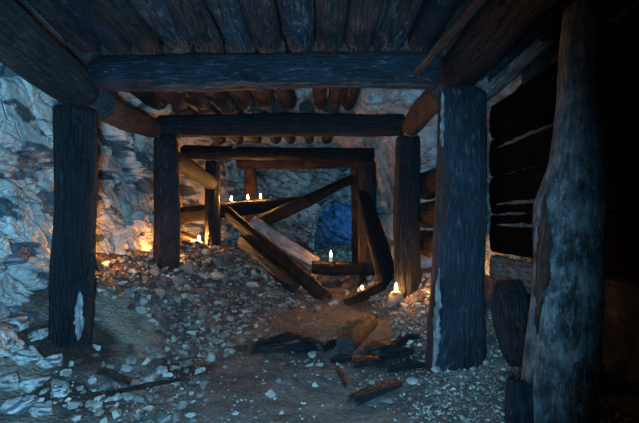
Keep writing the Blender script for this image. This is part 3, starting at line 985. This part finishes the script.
for (bx, by, br, bl) in (
        (14, 326, 20, 'bulky block against the wall at the left edge'),
        (40, 338, 17, 'pointed block of wall rock left of the nearest left post foot'),
        (6, 352, 20, 'rough block at the left edge below the bulky one'),
        (28, 358, 19, 'block of wall rock in the middle of the lower left ledge'),
        (52, 362, 15, 'wedge shaped block at the right end of the lower left ledge'),
        (4, 384, 22, 'big block at the left edge near the bottom'),
        (32, 386, 20, 'flat-topped block above the bottom left corner'),
        (58, 392, 15, 'low pale block right of the flat-topped one'),
        (14, 410, 22, 'lowest block in the bottom left corner'),
        (46, 412, 18, 'lowest block of the ledge beside the corner one')):
    put_rock(bx, by, br, 'wall', bl, force=True, squash=.75, sink=.55)
put_rock(130, 352, 7, 'r_dark', 'dark stone at the foot of the clay slope', force=True)
put_rock(410, 341, 5, 'r_pale', 'pale stone on the right bank left of the nearest right post', force=True)
put_rock(429, 405, 6, 'r_dark', 'black lump on the gravel in the right foreground', force=True, squash=.6)

REG = [
    # polygon bounds, count, radius px, weights pale/grey/rust/dark, place phrase
    ((112, 262, 205, 345), 62, (3, 7.5), (.28, .42, .2, .1), 'on the left rubble slope around the second post', lambda x, y: y > 250 + (205 - x) * 0.25 and not (x < 150 and y > 300 and x < 105 + (y - 270) * .6)),
    ((182, 252, 300, 312), 62, (3, 7), (.25, .5, .17, .08), 'on the left slope between third post and slumped beam', lambda x, y: y > 248 + (x - 190) * .32),
    ((60, 355, 215, 423), 46, (3, 8), (.22, .38, .15, .25), 'in the near rubble along the left of the path', lambda x, y: x + (y - 355) * .3 < 215 and x > 50 + (423 - y) * .3),
    ((180, 315, 262, 356), 34, (2.5, 6), (.2, .5, .18, .12), 'along the left border of the path below the slope', lambda x, y: x < 250 - (y - 330) * .2),
    ((230, 355, 400, 423), 24, (1.6, 4), (.35, .4, .15, .1), 'lying loose on the open path', lambda x, y: True),
    ((394, 268, 440, 342), 36, (3, 7), (.32, .3, .35, .03), 'on the candle lit right bank between the posts', lambda x, y: y > 268 + (440 - x) * .4),
    ((285, 274, 392, 306), 26, (3, 7), (.3, .35, .3, .05), 'around the low log at the end of the path', lambda x, y: True),
    ((400, 345, 520, 423), 26, (2, 4.5), (.25, .5, .1, .15), 'on the gravel heap of the right foreground', lambda x, y: y > 420 - (x - 390) * .62),
    ((338, 320, 420, 400), 18, (2.5, 5), (.25, .35, .15, .25), 'beside the short reddish log on the path', lambda x, y: True),
    ((295, 238, 354, 258), 14, (2, 4), (.5, .5, 0, 0), 'in the blue lit floor beyond the low log', lambda x, y: True),
]
nrocks = 0
for (bx, cnt, rad, wts, where, ok) in REG:
    n, tries = 0, 0
    while n < cnt and tries < cnt * 25:
        tries += 1
        x, y = rr_.uniform(bx[0], bx[2]), rr_.uniform(bx[1], bx[3])
        if not ok(x, y):
            continue
        key = rr_.choices(('r_pale', 'r_grey', 'r_rust', 'r_dark'), wts)[0]
        rpx = 1.15 * (rad[0] + (rad[1] - rad[0]) * rr_.random() ** 1.7)
        lab = f'{WORD[key]} broken rock {where}'
        if put_rock(x, y, rpx, key, lab, f'{WORD[key]} rocks {where}', squash=rr_.uniform(.7, 1.1)):
            n += 1
            nrocks += 1
print('rocks', nrocks)


# small rubble and grit: nobody could count it
def scatter(name, n, xr, yr, rad, dens, mat_keys, seed, label):
    rg = random.Random(seed)
    protos = []
    for s in range(8):
        bm = bmesh.new()
        r2 = random.Random(seed * 31 + s)
        for _ in range(9):
            u, t = r2.uniform(-1, 1), r2.uniform(0, 2 * PI)
            q = math.sqrt(1 - u * u)
            bm.verts.new((q * math.cos(t), q * math.sin(t) * .8, u * .65))
        r = bmesh.ops.convex_hull(bm, input=bm.verts)
        junk = [g for g in r['geom_interior'] if isinstance(g, bmesh.types.BMVert)]
        bmesh.ops.delete(bm, geom=junk, context='VERTS')
        bm.verts.index_update()
        protos.append(([v.co.copy() for v in bm.verts], [tuple(v.index for v in f.verts) for f in bm.faces]))
        bm.free()
    V, Fc, MI = [], [], []
    k = 0
    tries = 0
    while k < n and tries < n * 12:
        tries += 1
        x, y = rg.uniform(*xr), rg.uniform(*yr)
        if rg.random() > dens(x, y):
            continue
        r = rad[0] + (rad[1] - rad[0]) * rg.random() ** 3
        z = ground(x, y) + r * 0.2
        pv, pf = rg.choice(protos)
        m3 = Matrix.Rotation(rg.uniform(0, 2 * PI), 3, 'Z') @ Matrix.Rotation(rg.uniform(-.5, .5), 3, 'X')
        b0 = len(V)
        for c in pv:
            w = m3 @ c * r
            V.append((x + w.x, y + w.y, z + w.z))
        mi = rg.choices(range(len(mat_keys)), [m[1] for m in mat_keys])[0]
        for f in pf:
            Fc.append(tuple(b0 + i for i in f))
            MI.append(mi)
        k += 1
    me = mesh_pydata(name, V, Fc)
    for m, _w in mat_keys:
        me.materials.append(M[m])
    me.polygons.foreach_set('material_index', MI)
    o = link(name, me, None, smooth=False)
    tag(o, label, 'rubble', kind='stuff')
    return o


def bank_left(x, y):
    if math.hypot((x + 1.62) / .33, (y - 2.78) / .33) < 1:
        return 0.04
    edge = -1.0 if y < 3.6 else (-0.75 if y < 4.8 else -0.25)
    if math.hypot((x + 1.42) / .24, (y - 3.12) / .3) < 1:
        return 0.08
    if x > edge + 0.25:
        return 0.05
    return 1.0 if x < edge else 0.5


scatter('rubble', 5200, (-1.95, 0.1), (2.2, 8.0), (.008, .05), bank_left, [('r_pale', .3), ('r_grey', .45), ('r_rust', .15), ('r_dark', .1)], 5,
        'small broken stone covering the left bank below the rock wall')
scatter('gravel', 5200, (0.35, 1.5), (1.9, 3.3), (.004, .016), lambda x, y: sst(.35, .75, x - (y - 2.3) * .25), [('r_pale', .3), ('r_grey', .5), ('r_rust', .12), ('r_dark', .08)], 6,
        'fine grey gravel heap around the nearest right post and trunk')
scatter('rubble', 1800, (0.55, 1.2), (3.2, 7.0), (.008, .035), lambda x, y: sst(.55, .8, x), [('r_pale', .35), ('r_grey', .3), ('r_rust', .35)], 7,
        'small broken stone covering the right bank between the posts')
scatter('grit', 3500, (-1.1, 0.7), (2.0, 7.2), (.003, .012), lambda x, y: .35 + .65 * (noise.noise(Vector((x * 3, y * 3, 4))) > 0), [('r_pale', .4), ('r_grey', .35), ('r_rust', .1), ('r_dark', .15)], 8,
        'loose grit and chips strewn over the trodden path')
scatter('rubble', 1300, (-1.2, 1.3), (7.2, 14.5), (.02, .09), lambda x, y: .9, [('r_pale', .5), ('r_grey', .5)], 9,
        'broken stone on the blue lit floor of the far chamber')


# ------------------------------------------------------------------ candles
def lathe(name, prof, mat, parent, n=20):
    v, f = [], []
    for (r, z) in prof:
        for i in range(n):
            t = 2 * PI * i / n
            v.append((r * math.cos(t), r * math.sin(t), z))
    for k in range(len(prof) - 1):
        for i in range(n):
            i2 = (i + 1) % n
            f.append((k * n + i, k * n + i2, (k + 1) * n + i2, (k + 1) * n + i))
    return link(name, mesh_pydata(name, v, f), mat, parent)


def top_of(objs, x, y, z0=3.0):
    best = None
    for o in objs:
        me = o.data
        mw = Matrix.LocRotScale(o.location, o.rotation_quaternion if o.rotation_mode == 'QUATERNION' else o.rotation_euler, o.scale)
        bv = BVHTree.FromPolygons([mw @ v.co for v in me.vertices], [tuple(p.vertices) for p in me.polygons])
        h = bv.ray_cast(Vector((x, y, z0)), Vector((0, 0, -1)))
        if h[0] is not None and (best is None or h[0].z > best):
            best = h[0].z
    return best


def candle(x, y, z, label, power, tall=0.0, fs=1.0, group=None):
    root = bpy.data.objects.new('tealight_candle' if tall == 0 else 'stub_candle', None)
    COL.objects.link(root)
    root.location = (x, y, z)
    root.empty_display_size = 0.03
    tag(root, label, 'candle', group)
    if tall == 0:
        h = 0.018
        lathe('cup', [(0.0, 0.0), (.019, 0), (.0195, .001), (.0195, h), (.021, h + .0005), (.021, h + .001), (.0188, h + .001), (.0188, .003), (0, .003)], M['alu'], root)
        wx = lathe('wax', [(.0187, .003), (.0187, h - .004), (.012, h - .0055), (0.0, h - .006)], M['wax'], root)
    else:
        h = tall
        wx = lathe('wax', [(0, 0), (.03, 0), (.028, .01), (.026, h * .5), (.027, h), (.02, h - .003), (0, h - .007)], M['wax'], root)
    lathe('wick', [(.0013, h - .007), (.0012, h + .004), (.0008, h + .009), (0, h + .0095)], M['wick'], wx, 8)
    prof = [(0.0, 0.0), (.005, .003), (.0085, .010), (.0098, .017), (.0085, .026), (.0055, .037), (.0025, .047), (0, .054)]
    fl = lathe('flame', [(r * fs, zz * fs + h + .004) for r, zz in prof], flame_mat('flame', power), root, 14)
    return root


def on(L_, px, dy=0.0):
    """a spot on top of a log where the photo shows the candle"""
    best = None
    for i in range(201):
        z = L_.len * i / 200
        c = (L_.surf(z, 0) + L_.surf(z, PI)) / 2
        w = L_.p0 + L_.q @ c
        qx = 319.5 + w.x / w.y * F
        if best is None or abs(qx - px) < best[0]:
            best = (abs(qx - px), w)
    w = best[1]
    objs = [L_.o] + [c for c in L_.o.children if c.name.startswith('split_or_lit_face')]
    return w.x, w.y + dy, top_of([L_.o], w.x, w.y + dy)


K = 1.5
x, y, z = on(rail, 231)
candle(x, y, z + .004, 'leftmost of the three candles burning on the level log', 700 * K, fs=1.4)
x, y, z = on(rail, 248)
candle(x, y, z + .004, 'middle one of the three candles burning on the level log', 700 * K, fs=1.4)
x, y, z = on(rail, 260.5)
candle(x, y, z + .004, 'rightmost of the three candles burning on the level log', 750 * K, fs=1.4)
x, y, z = on(lowlog, 331)
candle(x, y, z + .004, 'bright stub candle burning on the low log at the end of the path', 550 * K, tall=.07, fs=1.7)


def ground_candle(px, py, d, label, power, lift=0.0, **kw):
    p = P(px, py, d)
    g = ground(p.x, p.y)
    if lift:
        st = bpy.data.objects.new('rock', ROCKS['r_grey'][2])
        COL.objects.link(st)
        st.location = (p.x, p.y, g + lift - .05)
        st.scale = (.07, .07, .07)
        tag(st, 'flat grey stone under the candle behind the nearest left post', 'rock')
        return candle(p.x, p.y, top_of([st], p.x, p.y), label, power, **kw)
    return candle(p.x, p.y, g + .012, label, power, **kw)


ground_candle(94, 285, 3.65, 'candle hidden behind the nearest left post, lighting the wall', 1400 * K, fs=1.3, lift=.07)
ground_candle(160, 257, 4.83, 'candle at the back of the second left post foot', 1500 * K, fs=1.2)
ground_candle(199, 247, 6.85, 'candle on the slope at the left of the third left post', 2600 * K, fs=1.5)
ground_candle(440, 300, 3.95, 'candle hidden behind the nearest right post, lighting the right bank', 1700 * K, fs=1.2)
c = CANDLE_STONE.location
tz = top_of([CANDLE_STONE], c.x, c.y)
candle(c.x, c.y, tz, 'bright candle on the tall stone before the second right post', 400 * K, fs=1.6)
sm = [o for o in COL.objects if o.get('label', '').startswith('small pale stone carrying')][0]
candle(sm.location.x, sm.location.y, top_of([sm], sm.location.x, sm.location.y), 'tiny candle on a small stone by the third right post', 500 * K)


# ------------------------------------------------------------------ light
def light(name, kind, loc, energy, col, target=None, **kw):
    d = bpy.data.lights.new(name, kind)
    d.energy = energy
    d.color = col
    for k, v in kw.items():
        setattr(d, k, v)
    o = bpy.data.objects.new(name, d)
    COL.objects.link(o)
    o.location = loc
    if target:
        o.rotation_euler = (Vector(target) - Vector(loc)).to_track_quat('-Z', 'Y').to_euler()
    return o


# hand lamp held beside the photographer, cold white, aimed down the left of the gallery
light('hand_lamp', 'SPOT', (-0.08, -0.1, 1.02), 1120, (0.21, 0.59, 1.0), target=(-0.85, 3.0, 0.92), spot_size=math.radians(97), spot_blend=0.6, shadow_soft_size=0.10)
# cold lamps standing out of sight in the far chamber
light('chamber_lamp', 'POINT', (1.0, 9.5, 0.9), 42, (0.07, 0.60, 0.95), shadow_soft_size=0.12)
light('chamber_lamp', 'POINT', P(286, 206, 10.5), 12, (0.25, 0.70, 1.0), shadow_soft_size=0.05)
# deep blue lamp inside the low drift, hidden by its right wall
light('drift_lamp', 'POINT', (1.18, 13.7, 0.85), 30, (0.01, 0.26, 1.0), shadow_soft_size=0.1)

w = bpy.data.worlds.new('World')
SC.world = w
w.use_nodes = True
bg = w.node_tree.nodes['Background']
bg.inputs[0].default_value = (0.25, 0.5, 1.0, 1)
bg.inputs[1].default_value = 0.006

# ------------------------------------------------------------------ camera
cd = bpy.data.cameras.new('Camera')
cd.lens = 24
cd.sensor_width = 36
cd.clip_start = 0.05
cam = bpy.data.objects.new('Camera', cd)
COL.objects.link(cam)
cam.location = CAM
cam.rotation_euler = (PI / 2, 0, 0)
SC.camera = cam
SC.view_settings.view_transform = 'Standard'
SC.view_settings.look = 'None'
SC.view_settings.gamma = 1.0
SC.view_settings.use_curve_mapping = False
SC.view_settings.exposure = 0.0
